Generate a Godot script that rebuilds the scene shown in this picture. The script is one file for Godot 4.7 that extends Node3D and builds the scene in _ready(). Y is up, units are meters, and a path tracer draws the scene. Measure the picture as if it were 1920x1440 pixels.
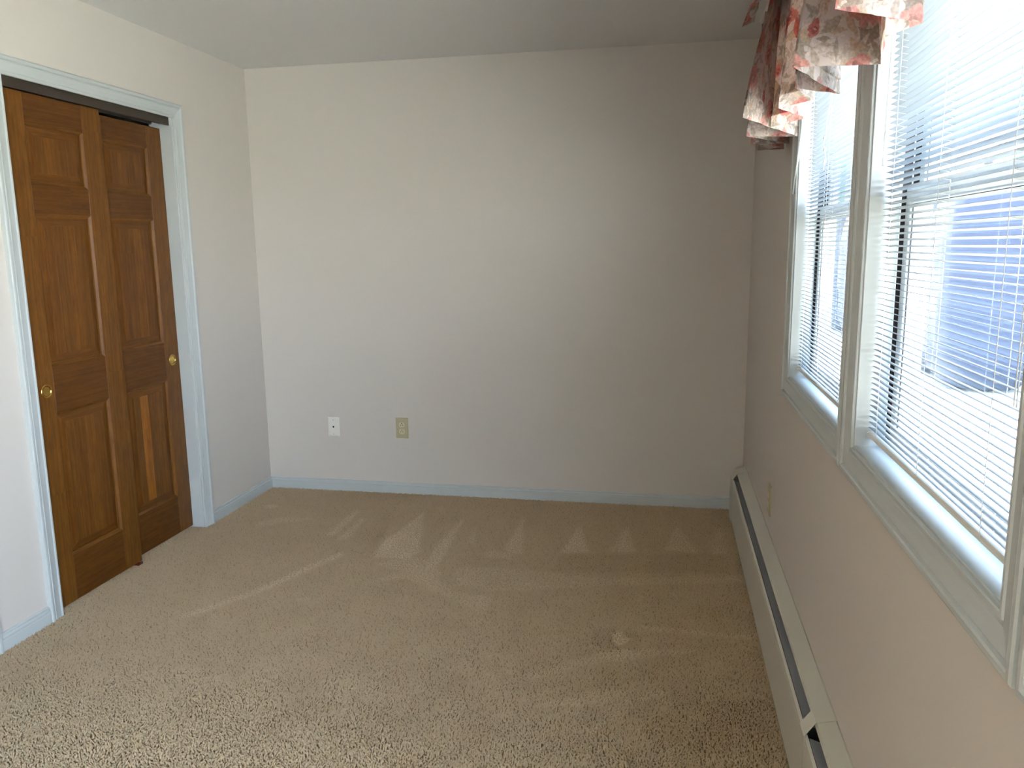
extends Node3D
# An empty bedroom seen from beside its windows. x runs along the back wall, y up, z towards the viewer; metres.
const W := 2.739
const H := 2.396
const ZF := 7.4
const WALL := 0.122
const GRADE := -0.55
const WIN_Z := 1.365      # outer edge of the first window casing
const WIN_STEP := 0.9675
const WIN_WIDE := 0.955
const CASING := 0.067
const WIN_Y0 := 0.888
const WIN_Y1 := 2.095
const ADDED_DOOR_Z0 := 4.50  # span of the unseen glass door added for daylight
const ADDED_DOOR_Z1 := 7.10
const ADDED_DOOR_Y := 2.04

var M := {}
var used := {}
var rng := RandomNumberGenerator.new()

# ---------------------------------------------------------------- mesh collecting
class MB:
	var v := PackedVector3Array()
	var n := PackedVector3Array()
	var uv := PackedVector2Array()
	var ix := PackedInt32Array()
	var grain := 1      # axis that runs along the texture's v
	var shift := Vector2.ZERO
	var turn := Transform3D.IDENTITY

	func uv_of(p: Vector3, nn: Vector3) -> Vector2:
		var a := nn.abs()
		var r := Vector2(p.z, p.y)
		if a.y >= a.x and a.y >= a.z:
			r = Vector2(p.x, p.z)
			if grain == 0: r = Vector2(p.z, p.x)
			if grain == 1: r = Vector2(p.z, p.x)
		elif a.z > a.x:
			r = Vector2(p.x, p.y)
			if grain == 0: r = Vector2(p.y, p.x)
		else:
			if grain == 2: r = Vector2(p.y, p.z)
		return r + shift

	func tri(a: Vector3, b: Vector3, c: Vector3) -> void:
		face(PackedVector3Array([a, b, c]))

	func quad(a: Vector3, b: Vector3, c: Vector3, d: Vector3) -> void:
		face(PackedVector3Array([a, b, c, d]))

	# corners run counter-clockwise seen from outside
	func face(p: PackedVector3Array) -> void:
		var nn := Vector3.ZERO
		for k in p.size():
			var q := p[k]
			var r := p[(k + 1) % p.size()]
			nn += Vector3((q.y - r.y) * (q.z + r.z), (q.z - r.z) * (q.x + r.x), (q.x - r.x) * (q.y + r.y))
		nn = nn.normalized()
		var s := v.size()
		for q in p:
			uv.append(uv_of(q, nn))
			v.append(turn * q)
			n.append((turn.basis * nn).normalized())
		for k in range(1, p.size() - 1):
			ix.append_array(PackedInt32Array([s, s + k + 1, s + k]))

	func vert(p: Vector3, nn: Vector3, t: Vector2) -> int:
		v.append(turn * p)
		n.append((turn.basis * nn).normalized())
		uv.append(t)
		return v.size() - 1

	func box(lo: Vector3, hi: Vector3, b := 0.0) -> void:
		b = minf(b, minf(hi.x - lo.x, minf(hi.y - lo.y, hi.z - lo.z)) * 0.45)
		if b <= 0.0:
			var c := func(i: int) -> Vector3: return Vector3(hi.x if i & 1 else lo.x, hi.y if i & 2 else lo.y, hi.z if i & 4 else lo.z)
			quad(c.call(0), c.call(4), c.call(6), c.call(2))
			quad(c.call(1), c.call(3), c.call(7), c.call(5))
			quad(c.call(0), c.call(1), c.call(5), c.call(4))
			quad(c.call(2), c.call(6), c.call(7), c.call(3))
			quad(c.call(0), c.call(2), c.call(3), c.call(1))
			quad(c.call(4), c.call(5), c.call(7), c.call(6))
			return
		var mid := (lo + hi) * 0.5
		var h := (hi - lo) * 0.5
		# the corner (sx, sy, sz) as seen by the face across axis a
		var at := func(s: Vector3, a: int) -> Vector3:
			var q := Vector3((h.x - b) * s.x, (h.y - b) * s.y, (h.z - b) * s.z)
			q[a] = h[a] * s[a]
			return mid + q
		for a in 3:
			var e := (a + 1) % 3
			var f := (a + 2) % 3
			for s in [-1.0, 1.0]:
				var p := PackedVector3Array()
				for k in [[-1, -1], [1, -1], [1, 1], [-1, 1]]:
					var sg := Vector3.ZERO
					sg[a] = s
					sg[e] = k[0] * s
					sg[f] = k[1]
					p.append(at.call(sg, a))
				face(p)
			for s1 in [-1.0, 1.0]:
				for s2 in [-1.0, 1.0]:
					var g0 := Vector3.ZERO
					var g1 := Vector3.ZERO
					g0[e] = s1
					g0[f] = s2
					g1[e] = s1
					g1[f] = s2
					g0[a] = -1.0
					g1[a] = 1.0
					if s1 * s2 > 0: quad(at.call(g0, e), at.call(g0, f), at.call(g1, f), at.call(g1, e))
					else: quad(at.call(g0, f), at.call(g0, e), at.call(g1, e), at.call(g1, f))
		for sx in [-1.0, 1.0]:
			for sy in [-1.0, 1.0]:
				for sz in [-1.0, 1.0]:
					var sg := Vector3(sx, sy, sz)
					if sx * sy * sz > 0: tri(at.call(sg, 0), at.call(sg, 1), at.call(sg, 2))
					else: tri(at.call(sg, 0), at.call(sg, 2), at.call(sg, 1))

	# a closed profile of (u, t) points run along a from s0 to s1; m0 and m1 slant the ends with u
	func sweep(prof: PackedVector2Array, o: Vector3, a: Vector3, u: Vector3, t: Vector3, s0: float, s1: float, m0 := 0.0, m1 := 0.0) -> void:
		var flip := a.cross(u).dot(t) < 0.0
		if Geometry2D.is_polygon_clockwise(prof): flip = not flip
		var c := prof.size()
		var p0 := PackedVector3Array()
		var p1 := PackedVector3Array()
		for q in prof:
			p0.append(o + a * (s0 + m0 * q.x) + u * q.x + t * q.y)
			p1.append(o + a * (s1 + m1 * q.x) + u * q.x + t * q.y)
		for k in c:
			var j := (k + 1) % c
			if flip: quad(p0[k], p1[k], p1[j], p0[j])
			else: quad(p0[j], p1[j], p1[k], p0[k])
		var tr := Geometry2D.triangulate_polygon(prof)
		for k in range(0, tr.size(), 3):
			var x := tr[k]
			var y := tr[k + 1]
			var z := tr[k + 2]
			if flip:
				tri(p0[x], p0[y], p0[z])
				tri(p1[x], p1[z], p1[y])
			else:
				tri(p0[x], p0[z], p0[y])
				tri(p1[x], p1[y], p1[z])

	# profile of (radius, height) turned about an axis
	func lathe(prof: PackedVector2Array, o: Vector3, axis: Vector3, seg := 28) -> void:
		var e := axis.cross(Vector3.UP if absf(axis.y) < 0.9 else Vector3.RIGHT).normalized()
		var f := axis.cross(e)
		for k in prof.size() - 1:
			var a := prof[k]
			var b := prof[k + 1]
			var d := b - a
			var nr := Vector2(d.y, -d.x).normalized()
			var s := v.size()
			for i in seg + 1:
				var w := TAU * i / seg
				var dir := e * cos(w) + f * sin(w)
				var nn := dir * nr.x + axis * nr.y
				vert(o + dir * a.x + axis * a.y, nn, Vector2(float(i) / seg, a.y))
				vert(o + dir * b.x + axis * b.y, nn, Vector2(float(i) / seg, b.y))
			for i in seg:
				var q := s + i * 2
				ix.append_array(PackedInt32Array([q, q + 1, q + 2, q + 1, q + 3, q + 2]))

	func tube(pts: PackedVector3Array, r: float, seg := 6) -> void:
		var s := v.size()
		for k in pts.size():
			var d := (pts[mini(k + 1, pts.size() - 1)] - pts[maxi(k - 1, 0)]).normalized()
			var e := d.cross(Vector3.UP if absf(d.y) < 0.9 else Vector3.RIGHT).normalized()
			var f := d.cross(e)
			for i in seg + 1:
				var w := TAU * i / seg
				var nn := e * cos(w) + f * sin(w)
				vert(pts[k] + nn * r, nn, Vector2(float(i) / seg, k))
		for k in pts.size() - 1:
			for i in seg:
				var q := s + k * (seg + 1) + i
				ix.append_array(PackedInt32Array([q, q + seg + 1, q + 1, q + 1, q + seg + 1, q + seg + 2]))
		for cap in [0, pts.size() - 1]:
			var p := PackedVector3Array()
			for i in seg: p.append(v[s + cap * (seg + 1) + (i if cap == 0 else seg - 1 - i)])
			face(p)

	# a smooth sheet through rows of points, uv given
	func sheet(rows: Array, uvs: Array) -> void:
		var s := v.size()
		var c: int = rows[0].size()
		for j in rows.size():
			for i in c:
				var du: Vector3 = rows[j][mini(i + 1, c - 1)] - rows[j][maxi(i - 1, 0)]
				var dv: Vector3 = rows[mini(j + 1, rows.size() - 1)][i] - rows[maxi(j - 1, 0)][i]
				vert(rows[j][i], du.cross(dv), uvs[j][i])
		for j in rows.size() - 1:
			for i in c - 1:
				var q := s + j * c + i
				ix.append_array(PackedInt32Array([q, q + c, q + 1, q + 1, q + c, q + c + 1]))

	func mesh(off := Vector3.ZERO) -> ArrayMesh:
		var p := v.duplicate()
		for k in p.size(): p[k] -= off
		var a := []
		a.resize(Mesh.ARRAY_MAX)
		a[Mesh.ARRAY_VERTEX] = p
		a[Mesh.ARRAY_NORMAL] = n
		a[Mesh.ARRAY_TEX_UV] = uv
		a[Mesh.ARRAY_INDEX] = ix
		var m := ArrayMesh.new()
		m.add_surface_from_arrays(Mesh.PRIMITIVE_TRIANGLES, a)
		return m

# ---------------------------------------------------------------- scene helpers
func numbered(called: String) -> String:
	var k: int = used.get(called, -1) + 1
	used[called] = k
	return called if k == 0 else "%s_%03d" % [called, k]

func tag(o: Node3D, label: String, category: String, group := "", kind := "") -> Node3D:
	o.set_meta("label", label)
	o.set_meta("category", category)
	if group: o.set_meta("group", group)
	if kind: o.set_meta("kind", kind)
	return o

func thing(called: String, base: Vector3, label: String, category: String, group := "", kind := "") -> Node3D:
	var o := Node3D.new()
	o.name = numbered(called)
	add_child(o)
	o.position = base
	return tag(o, label, category, group, kind)

func holder(o: Node3D) -> Vector3:
	var at := Vector3.ZERO
	var q: Node3D = o
	while q != self:
		at += q.position
		q = q.get_parent()
	return at

# mesh data are written in room coordinates; a part is shifted to its parent
func part(parent: Node3D, called: String, mb: MB, mat: Material, label := "") -> MeshInstance3D:
	var o := MeshInstance3D.new()
	o.name = called if parent != self else numbered(called)
	o.mesh = mb.mesh(holder(parent))
	o.material_override = mat
	parent.add_child(o, true)
	if label: o.set_meta("label", label)
	return o

func solo(called: String, mb: MB, base: Vector3, mat: Material, label: String, category: String, group := "", kind := "") -> MeshInstance3D:
	var o := MeshInstance3D.new()
	o.name = numbered(called)
	o.mesh = mb.mesh(base)
	o.material_override = mat
	add_child(o)
	o.position = base
	tag(o, label, category, group, kind)
	return o

func copy(o: Node3D, called: String, by: Vector3, label: String) -> Node3D:
	var c: Node3D = o.duplicate()
	c.name = numbered(called)
	add_child(c)
	c.position = o.position + by
	c.set_meta("label", label)
	return c

func boxed(lo: Vector3, hi: Vector3, b := 0.0, grain := 1, shift := Vector2.ZERO) -> MB:
	var m := MB.new()
	m.grain = grain
	m.shift = shift
	m.box(lo, hi, b)
	return m

# ---------------------------------------------------------------- materials
func std(col: Color, rough: float, metal := 0.0) -> StandardMaterial3D:
	var m := StandardMaterial3D.new()
	m.albedo_color = col
	m.roughness = rough
	m.metallic = metal
	return m

func noise(freq: float, octaves := 3, seed_ := 1) -> FastNoiseLite:
	var f := FastNoiseLite.new()
	f.noise_type = FastNoiseLite.TYPE_SIMPLEX_SMOOTH
	f.frequency = freq
	f.fractal_octaves = octaves
	f.seed = seed_
	return f

func tex(im: Image) -> ImageTexture:
	im.generate_mipmaps()
	return ImageTexture.create_from_image(im)

func wood_image(seed_: int) -> Image:
	var w := 256
	var h := 1024
	var im := Image.create(w, h, false, Image.FORMAT_RGB8)
	var fine := noise(0.05, 3, seed_)
	var pore := noise(0.22, 2, seed_ + 9)
	var wide := noise(0.010, 2, seed_ + 4)
	var light := Color(0.515, 0.335, 0.115)
	var dark := Color(0.365, 0.215, 0.055)
	for y in h:
		for x in w:
			var warp := wide.get_noise_2d(x * 1.2, y * 0.12) * 26.0
			var ring := 0.5 + 0.5 * sin((x + warp) * 0.23 + fine.get_noise_2d(x, y * 0.05) * 2.4)
			var g := 0.5 + 0.45 * fine.get_noise_2d(x * 1.6, y * 0.035)
			var t := clampf(0.30 * ring + 0.55 * g + 0.24 * wide.get_noise_2d(x * 2.0, y * 0.9), 0.0, 1.0)
			var c := dark.lerp(light, t)
			var q := pore.get_noise_2d(x * 1.9, y * 0.07)
			if q > 0.34: c = c.darkened((q - 0.34) * 0.8)
			im.set_pixel(x, y, c)
	return im

func wood_mat(im: Image, tint: Color) -> StandardMaterial3D:
	var m := std(tint, 0.48)
	m.metallic_specular = 0.35
	m.albedo_texture = tex(im)
	m.uv1_scale = Vector3(4.0, 1.0, 1.0)
	m.clearcoat_enabled = true
	m.clearcoat = 0.15
	m.clearcoat_roughness = 0.28
	return m

func carpet_images() -> Array:
	var s := 1024
	var a := noise(0.06, 2, 31)
	var b := noise(0.085, 1, 77)
	b.noise_type = FastNoiseLite.TYPE_CELLULAR
	b.cellular_return_type = FastNoiseLite.RETURN_DISTANCE
	b.cellular_jitter = 1.0
	var raw := a.get_seamless_image(s, s, false, false, 0.08)
	var cell := b.get_seamless_image(s, s, false, false, 0.08)
	var col := Image.create(s, s, false, Image.FORMAT_RGB8)
	var hgt := Image.create(s, s, false, Image.FORMAT_RGB8)
	for y in s:
		for x in s:
			var q := raw.get_pixel(x, y).r
			var c := 1.0 - cell.get_pixel(x, y).r
			var t := clampf(0.6 * c + 0.55 * (q - 0.5) + 0.12, 0.0, 1.0)
			hgt.set_pixel(x, y, Color(t, t, t))
			var yarn := clampf(0.5 + (q - 0.5) * 0.9, 0.0, 1.0)
			col.set_pixel(x, y, Color(0.70, 0.60, 0.465).lerp(Color(0.85, 0.76, 0.63), yarn))
	return [col, hgt]

# vacuum tracks and dents, where the pile lies another way: outlines in floor metres (x, z)
func track_image() -> Image:
	var px := 2.2
	var w := 600
	var h := 1170
	var im := Image.create(w, h, false, Image.FORMAT_RGB8)
	var level := PackedFloat32Array()
	level.resize(w * h)
	var grit := noise(0.35, 2, 5)
	var soft := noise(0.02, 3, 8)
	var light := [
		[[1.01, 0.958, 0.988, 0.792, 1.054, 0.308, 1.205, 0.861, 1.179, 0.962], 0.9],
		[[1.056, 1.045, 1.147, 0.903, 1.264, 0.949, 1.378, 1.082, 1.356, 1.212, 1.215, 1.109], 0.6],
		[[1.276, 1.069, 1.257, 0.749, 1.29, 0.358, 1.324, 0.703, 1.338, 1.029], 0.8],
		[[1.399, 0.709, 1.386, 0.486, 1.433, 0.721], 0.7],
		[[1.59, 0.772, 1.604, 0.309, 1.687, 0.816, 1.635, 0.808], 0.8],
		[[1.511, 0.877, 1.517, 0.794, 1.635, 0.808, 1.635, 0.873], 0.6],
		[[1.856, 0.772, 1.909, 0.392, 1.99, 0.741], 0.9],
		[[2.081, 0.72, 2.144, 0.347, 2.204, 0.7], 0.75],
		[[2.332, 0.663, 2.397, 0.315, 2.49, 0.671], 0.75],
		[[2.55, 0.671, 2.583, 0.298, 2.619, 0.312, 2.617, 0.65], 0.5],
		[[0.674, 0.752, 0.669, 0.323, 0.705, 0.353, 0.718, 0.708], 0.7],
		[[0.748, 0.777, 0.755, 0.441, 0.779, 0.459, 0.807, 0.768], 0.7],
		[[0.647, 1.374, 0.728, 1.143, 0.836, 0.92, 0.866, 0.965, 0.772, 1.181, 0.68, 1.39], 0.8],
		[[0.469, 1.651, 0.644, 1.369, 0.747, 1.155, 0.775, 1.198, 0.673, 1.422, 0.506, 1.672], 0.6],
		[[0.136, 0.35, 0.163, 0.309, 0.223, 0.337, 0.201, 0.396], 0.7],
		[[0.228, 0.608, 0.315, 0.51, 0.5, 0.515, 0.396, 0.581, 0.265, 0.675], 0.5],
		[[1.1, 1.227, 1.164, 1.102, 1.304, 1.079, 1.496, 1.256, 1.649, 1.282, 1.641, 1.44, 1.426, 1.293, 1.234, 1.163], 0.45],
		[[1.874, 1.861, 2.019, 1.732, 2.168, 1.623, 2.509, 1.575, 2.307, 1.656, 2.085, 1.747, 1.92, 1.869], 0.5],
		[[1.953, 2.019, 2.125, 1.899, 2.36, 1.858, 2.247, 1.983, 2.114, 2.143, 2.173, 1.981], 0.5],
		[[2.141, 1.508, 2.174, 1.488, 2.22, 1.546, 2.176, 1.603, 2.155, 1.567], 0.9],
		[[2.235, 1.429, 2.45, 1.436, 2.649, 1.444, 2.646, 1.474, 2.44, 1.473, 2.227, 1.467], 0.6],
		[[1.421, 1.016, 1.597, 0.987, 2.074, 1.026, 2.637, 0.906, 2.675, 0.969, 2.08, 1.107, 1.649, 1.23, 1.461, 1.209], 0.4],
		[[2.266, 2.077, 2.393, 1.914, 2.623, 1.859, 2.646, 2.173, 2.314, 2.159], -0.55],
		[[1.871, 0.786, 2.609, 0.668, 2.628, 0.879, 1.838, 0.993], -0.35],
		[[2.08, 1.50, 2.14, 1.47, 2.25, 1.50, 2.25, 1.62, 2.17, 1.66, 2.08, 1.60], -0.35]]
	for e in light:
		var poly := PackedVector2Array()
		for k in range(0, e[0].size(), 2): poly.append(Vector2(e[0][k], e[0][k + 1]))
		var lo := poly[0]
		var hi := poly[0]
		for q in poly:
			lo = lo.min(q)
			hi = hi.max(q)
		for y in range(maxi(0, int((lo.y - 0.06) * 1000.0 / 4.5)), mini(h, int((hi.y + 0.06) * 1000.0 / 4.5))):
			for x in range(maxi(0, int((lo.x - 0.06) * 1000.0 / 4.5)), mini(w, int((hi.x + 0.06) * 1000.0 / 4.5))):
				var p := Vector2(x + 0.5, y + 0.5) * 0.0045
				p += Vector2(grit.get_noise_2d(x, y), grit.get_noise_2d(x + 900, y)) * 0.012
				var d := 1.0
				for k in poly.size():
					var c := Geometry2D.get_closest_point_to_segment(p, poly[k], poly[(k + 1) % poly.size()])
					d = minf(d, c.distance_to(p))
				if Geometry2D.is_point_in_polygon(p, poly): d = -d
				var t: float = clampf(0.5 - d / 0.022, 0.0, 1.0) * e[1]
				if absf(t) > absf(level[y * w + x]): level[y * w + x] = t
	for y in h:
		for x in w:
			var t := 0.40 + 0.62 * level[y * w + x] + 0.05 * grit.get_noise_2d(x, y) + 0.07 * soft.get_noise_2d(x, y * 1.4)
			t = clampf(t, 0.0, 1.0)
			im.set_pixel(x, y, Color(0.70, 0.655, 0.595).lerp(Color(1.0, 1.0, 1.0), t))
	return im

# printed roses and leaves on cream cotton
func floral_image() -> Image:
	var s := 768
	var im := Image.create(s, s, false, Image.FORMAT_RGB8)
	im.fill(Color(0.87, 0.82, 0.775))
	var r := RandomNumberGenerator.new()
	r.seed = 12
	var f := noise(0.03, 3, 3)
	for k in 620:
		var c := Vector2(r.randf() * s, r.randf() * s)
		var ang := r.randf() * TAU
		var long := r.randf_range(24, 62)
		var wide := long * r.randf_range(0.24, 0.42)
		var col: Color = [Color(0.70, 0.66, 0.58), Color(0.76, 0.70, 0.63), Color(0.64, 0.585, 0.52), Color(0.87, 0.81, 0.75), Color(0.80, 0.70, 0.58), Color(0.88, 0.83, 0.78)][r.randi() % 6]
		blot(im, c, ang, long, wide, col, 0.85, f, true)
	for k in 24:
		var c := Vector2((k % 5) * s / 5.0 + r.randf_range(10, 120), (k / 5) * s / 5.0 + r.randf_range(10, 120))
		var big := r.randf_range(26, 58)
		var base: Color = [Color(0.80, 0.50, 0.45), Color(0.74, 0.40, 0.36), Color(0.84, 0.60, 0.54)][r.randi() % 3]
		for q in 9:
			var a := TAU * q / 9.0 + r.randf() * 0.9
			blot(im, c + Vector2(cos(a), sin(a) * 0.8) * big * r.randf_range(0.25, 0.7), a + r.randf_range(0.4, 1.6), big * r.randf_range(0.35, 0.7), big * r.randf_range(0.25, 0.5), base.lerp(Color(0.86, 0.68, 0.62), r.randf() * 0.5), 0.9, f, false)
		for q in 5:
			var a := r.randf() * TAU
			blot(im, c + Vector2(cos(a), sin(a)) * big * 0.22, a + 1.0, big * 0.34, big * 0.16, base.darkened(r.randf_range(0.05, 0.28)), 0.85, f, false)
		blot(im, c + Vector2(big * 0.1, 0), 0.3, big * 0.3, big * 0.12, Color(0.88, 0.74, 0.63), 0.7, f, true)
	return im

func blot(im: Image, c: Vector2, ang: float, long: float, wide: float, col: Color, op: float, f: FastNoiseLite, pointed: bool) -> void:
	var s := im.get_width()
	var e := Vector2(cos(ang), sin(ang))
	var n := Vector2(-e.y, e.x)
	var reach := int(long) + 4
	for y in range(int(c.y) - reach, int(c.y) + reach + 1):
		for x in range(int(c.x) - reach, int(c.x) + reach + 1):
			var d := Vector2(x, y) - c
			var u := d.dot(e) / long
			var v := d.dot(n) / wide
			var q := (absf(u) ** 2.0 + absf(v) * (1.0 + absf(u))) if pointed else u * u + v * v
			q += 0.45 * f.get_noise_2d(x * 1.3 + c.x, y * 1.3)
			if q < 1.0:
				var xx := posmod(x, s)
				var yy := posmod(y, s)
				var k := op * clampf((1.0 - q) * 6.0, 0.0, 1.0)
				var tone := 1.0 + 0.16 * f.get_noise_2d(x * 2.5, y * 2.5 + 50.0)
				var was := im.get_pixel(xx, yy)
				im.set_pixel(xx, yy, was.lerp(Color(col.r * tone, col.g * tone, col.b * tone), k))

func paint_relief() -> Texture2D:
	var im := noise(0.10, 3, 2).get_seamless_image(512, 512, false, false, 0.1)
	im.convert(Image.FORMAT_RGB8)
	return tex(im)

func make_materials() -> void:
	var relief := paint_relief()
	M.wall = std(Color(0.825, 0.80, 0.765), 0.85)
	M.wall.heightmap_enabled = false
	M.ceiling = std(Color(0.90, 0.895, 0.885), 0.95)
	for m in [M.wall, M.ceiling]:
		m.normal_enabled = true
		var im := noise(0.12, 2, 6).get_seamless_image(512, 512, false, false, 0.1)
		im.convert(Image.FORMAT_RGBA8)
		im.bump_map_to_normal_map(0.8)
		m.normal_texture = tex(im)
		m.normal_scale = 0.12
		m.uv1_triplanar = true
		m.uv1_world_triplanar = true
		m.uv1_scale = Vector3(3, 3, 3)
	M.trim = std(Color(0.755, 0.78, 0.775), 0.38)
	M.gap = std(Color(0.30, 0.30, 0.29), 0.8)
	var wa := wood_image(11)
	var wb := wood_image(27)
	M.wood = wood_mat(wa, Color(1, 1, 1))
	M.wood_b = wood_mat(wb, Color(0.93, 0.90, 0.86))
	M.wood_rail = wood_mat(wb, Color(0.86, 0.82, 0.78))
	M.stave = [wood_mat(wa, Color(0.94, 0.93, 0.90)), M.wood_b, wood_mat(wa, Color(1.02, 1.01, 0.98)), wood_mat(wb, Color(1.30, 1.27, 1.18))]
	M.brass = std(Color(0.83, 0.68, 0.36), 0.22, 1.0)
	M.bronze = std(Color(0.30, 0.265, 0.23), 0.45, 0.35)
	M.dark = std(Color(0.035, 0.03, 0.03), 0.7)
	M.heater = std(Color(0.80, 0.795, 0.745), 0.45)
	M.damper = std(Color(0.66, 0.67, 0.68), 0.4, 0.15)
	M.copper = std(Color(0.60, 0.38, 0.26), 0.35, 1.0)
	M.fin = std(Color(0.55, 0.55, 0.55), 0.4, 0.9)
	M.plate_white = std(Color(0.915, 0.905, 0.87), 0.35)
	M.plate_beige = std(Color(0.725, 0.69, 0.55), 0.4)
	M.socket = std(Color(0.84, 0.80, 0.68), 0.4)
	M.screw = std(Color(0.72, 0.70, 0.64), 0.35, 0.8)
	M.slat = std(Color(0.49, 0.51, 0.515), 0.45)  # white slats coloured dark, so their shaded undersides read grey against the sky
	M.rail = std(Color(0.90, 0.90, 0.865), 0.4)
	M.cord = std(Color(0.90, 0.90, 0.88), 0.8)
	M.vinyl = std(Color(0.90, 0.915, 0.91), 0.4)
	M.track = std(Color(0.17, 0.135, 0.12), 0.7)
	M.glass = std(Color(0.86, 0.93, 0.93, 0.06), 0.03)
	M.glass.transparency = BaseMaterial3D.TRANSPARENCY_ALPHA
	M.screen = std(Color(0.13, 0.14, 0.15, 0.5), 0.9)
	M.screen.transparency = BaseMaterial3D.TRANSPARENCY_ALPHA
	M.acrylic = std(Color(0.94, 0.96, 0.96, 0.65), 0.12)
	M.acrylic.transparency = BaseMaterial3D.TRANSPARENCY_ALPHA
	var fl := tex(floral_image())
	M.fabric = std(Color(0.87, 0.86, 0.88), 0.6)
	M.fabric.albedo_texture = fl
	M.fabric.backlight_enabled = true
	M.fabric.backlight = Color(0.95, 0.93, 0.92)
	M.fabric.uv1_scale = Vector3(1.9, 1.9, 1)
	var ci := carpet_images()
	var tracks := tex(track_image())
	M.pile = std(Color(0.94, 0.86, 0.735), 0.95)
	M.pile.albedo_texture = tracks
	M.pile.uv1_triplanar = true
	M.pile.uv1_world_triplanar = true
	M.pile.uv1_triplanar_sharpness = 2.0
	M.pile.uv1_scale = Vector3(1.0 / 2.7, 1.0, 1.0 / 5.265)
	M.carpet = std(Color(1, 1, 1), 0.95)
	M.carpet.albedo_texture = tex(ci[0])
	M.carpet.uv1_scale = Vector3(2.2, 2.2, 1)
	M.carpet.heightmap_enabled = true
	M.carpet.heightmap_scale = 0.9
	M.carpet.heightmap_texture = tex(ci[1])
	M.carpet.detail_enabled = true
	M.carpet.detail_blend_mode = BaseMaterial3D.BLEND_MODE_MUL
	M.carpet.detail_uv_layer = BaseMaterial3D.DETAIL_UV_2
	M.carpet.detail_albedo = tracks
	M.lawn = std(Color(0.62, 0.62, 0.58), 0.95)
	M.leaf = std(Color(0.15, 0.19, 0.27), 0.85)
	M.leaf_far = std(Color(0.17, 0.24, 0.20), 0.85)
	M.bark = std(Color(0.32, 0.28, 0.25), 0.9)
	M.siding = std(Color(0.80, 0.80, 0.78), 0.7)
	M.post = std(Color(0.93, 0.93, 0.92), 0.5)

# ---------------------------------------------------------------- the scene
func _ready() -> void:
	rng.seed = 7
	# camera, sky, sun, exposure
	var cam := Camera3D.new()
	cam.name = "camera"
	cam.fov = 51.884
	cam.near = 0.05
	cam.far = 300.0
	cam.transform = Transform3D(Basis(Vector3(0.98188603, -0.01242579, -0.18906459), Vector3(-0.02025913, 0.98524165, -0.16996607), Vector3(0.18838627, 0.1707176, 0.96714328)).orthonormalized(), Vector3(2.3135, 1.4077, 4.2369))
	add_child(cam)
	cam.current = true
	var env := Environment.new()
	env.background_mode = Environment.BG_SKY
	var sm := ProceduralSkyMaterial.new()
	sm.sky_top_color = Color(0.72, 0.84, 0.98)
	sm.sky_horizon_color = Color(0.95, 0.97, 1.0)
	sm.ground_horizon_color = Color(0.80, 0.82, 0.80)
	sm.ground_bottom_color = Color(0.62, 0.64, 0.58)
	sm.sky_energy_multiplier = 1.0
	sm.sun_angle_max = 4.0
	var sky := Sky.new()
	sky.sky_material = sm
	env.sky = sky
	env.background_energy_multiplier = 1.0
	env.ambient_light_source = Environment.AMBIENT_SOURCE_SKY
	env.tonemap_mode = Environment.TONE_MAPPER_LINEAR
	env.tonemap_exposure = 32.5
	env.sdfgi_enabled = true
	env.ssao_enabled = true
	env.ssil_enabled = true
	var we := WorldEnvironment.new()
	we.name = "daylight"
	we.environment = env
	add_child(we)
	var sun := DirectionalLight3D.new()
	sun.name = "sun"
	sun.light_color = Color(1.0, 0.96, 0.90)
	sun.light_energy = 1.6
	sun.light_angular_distance = 0.6
	sun.shadow_enabled = true
	add_child(sun)
	sun.look_at_from_position(Vector3(-0.8, 8.0, -7.0), Vector3.ZERO)

	make_materials()
	shell()
	closet()
	entry_door()
	added_wardrobe()
	baseboards()
	windows()
	added_patio_door()
	blinds()
	valance()
	heater()
	plates()
	outdoors()

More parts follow.
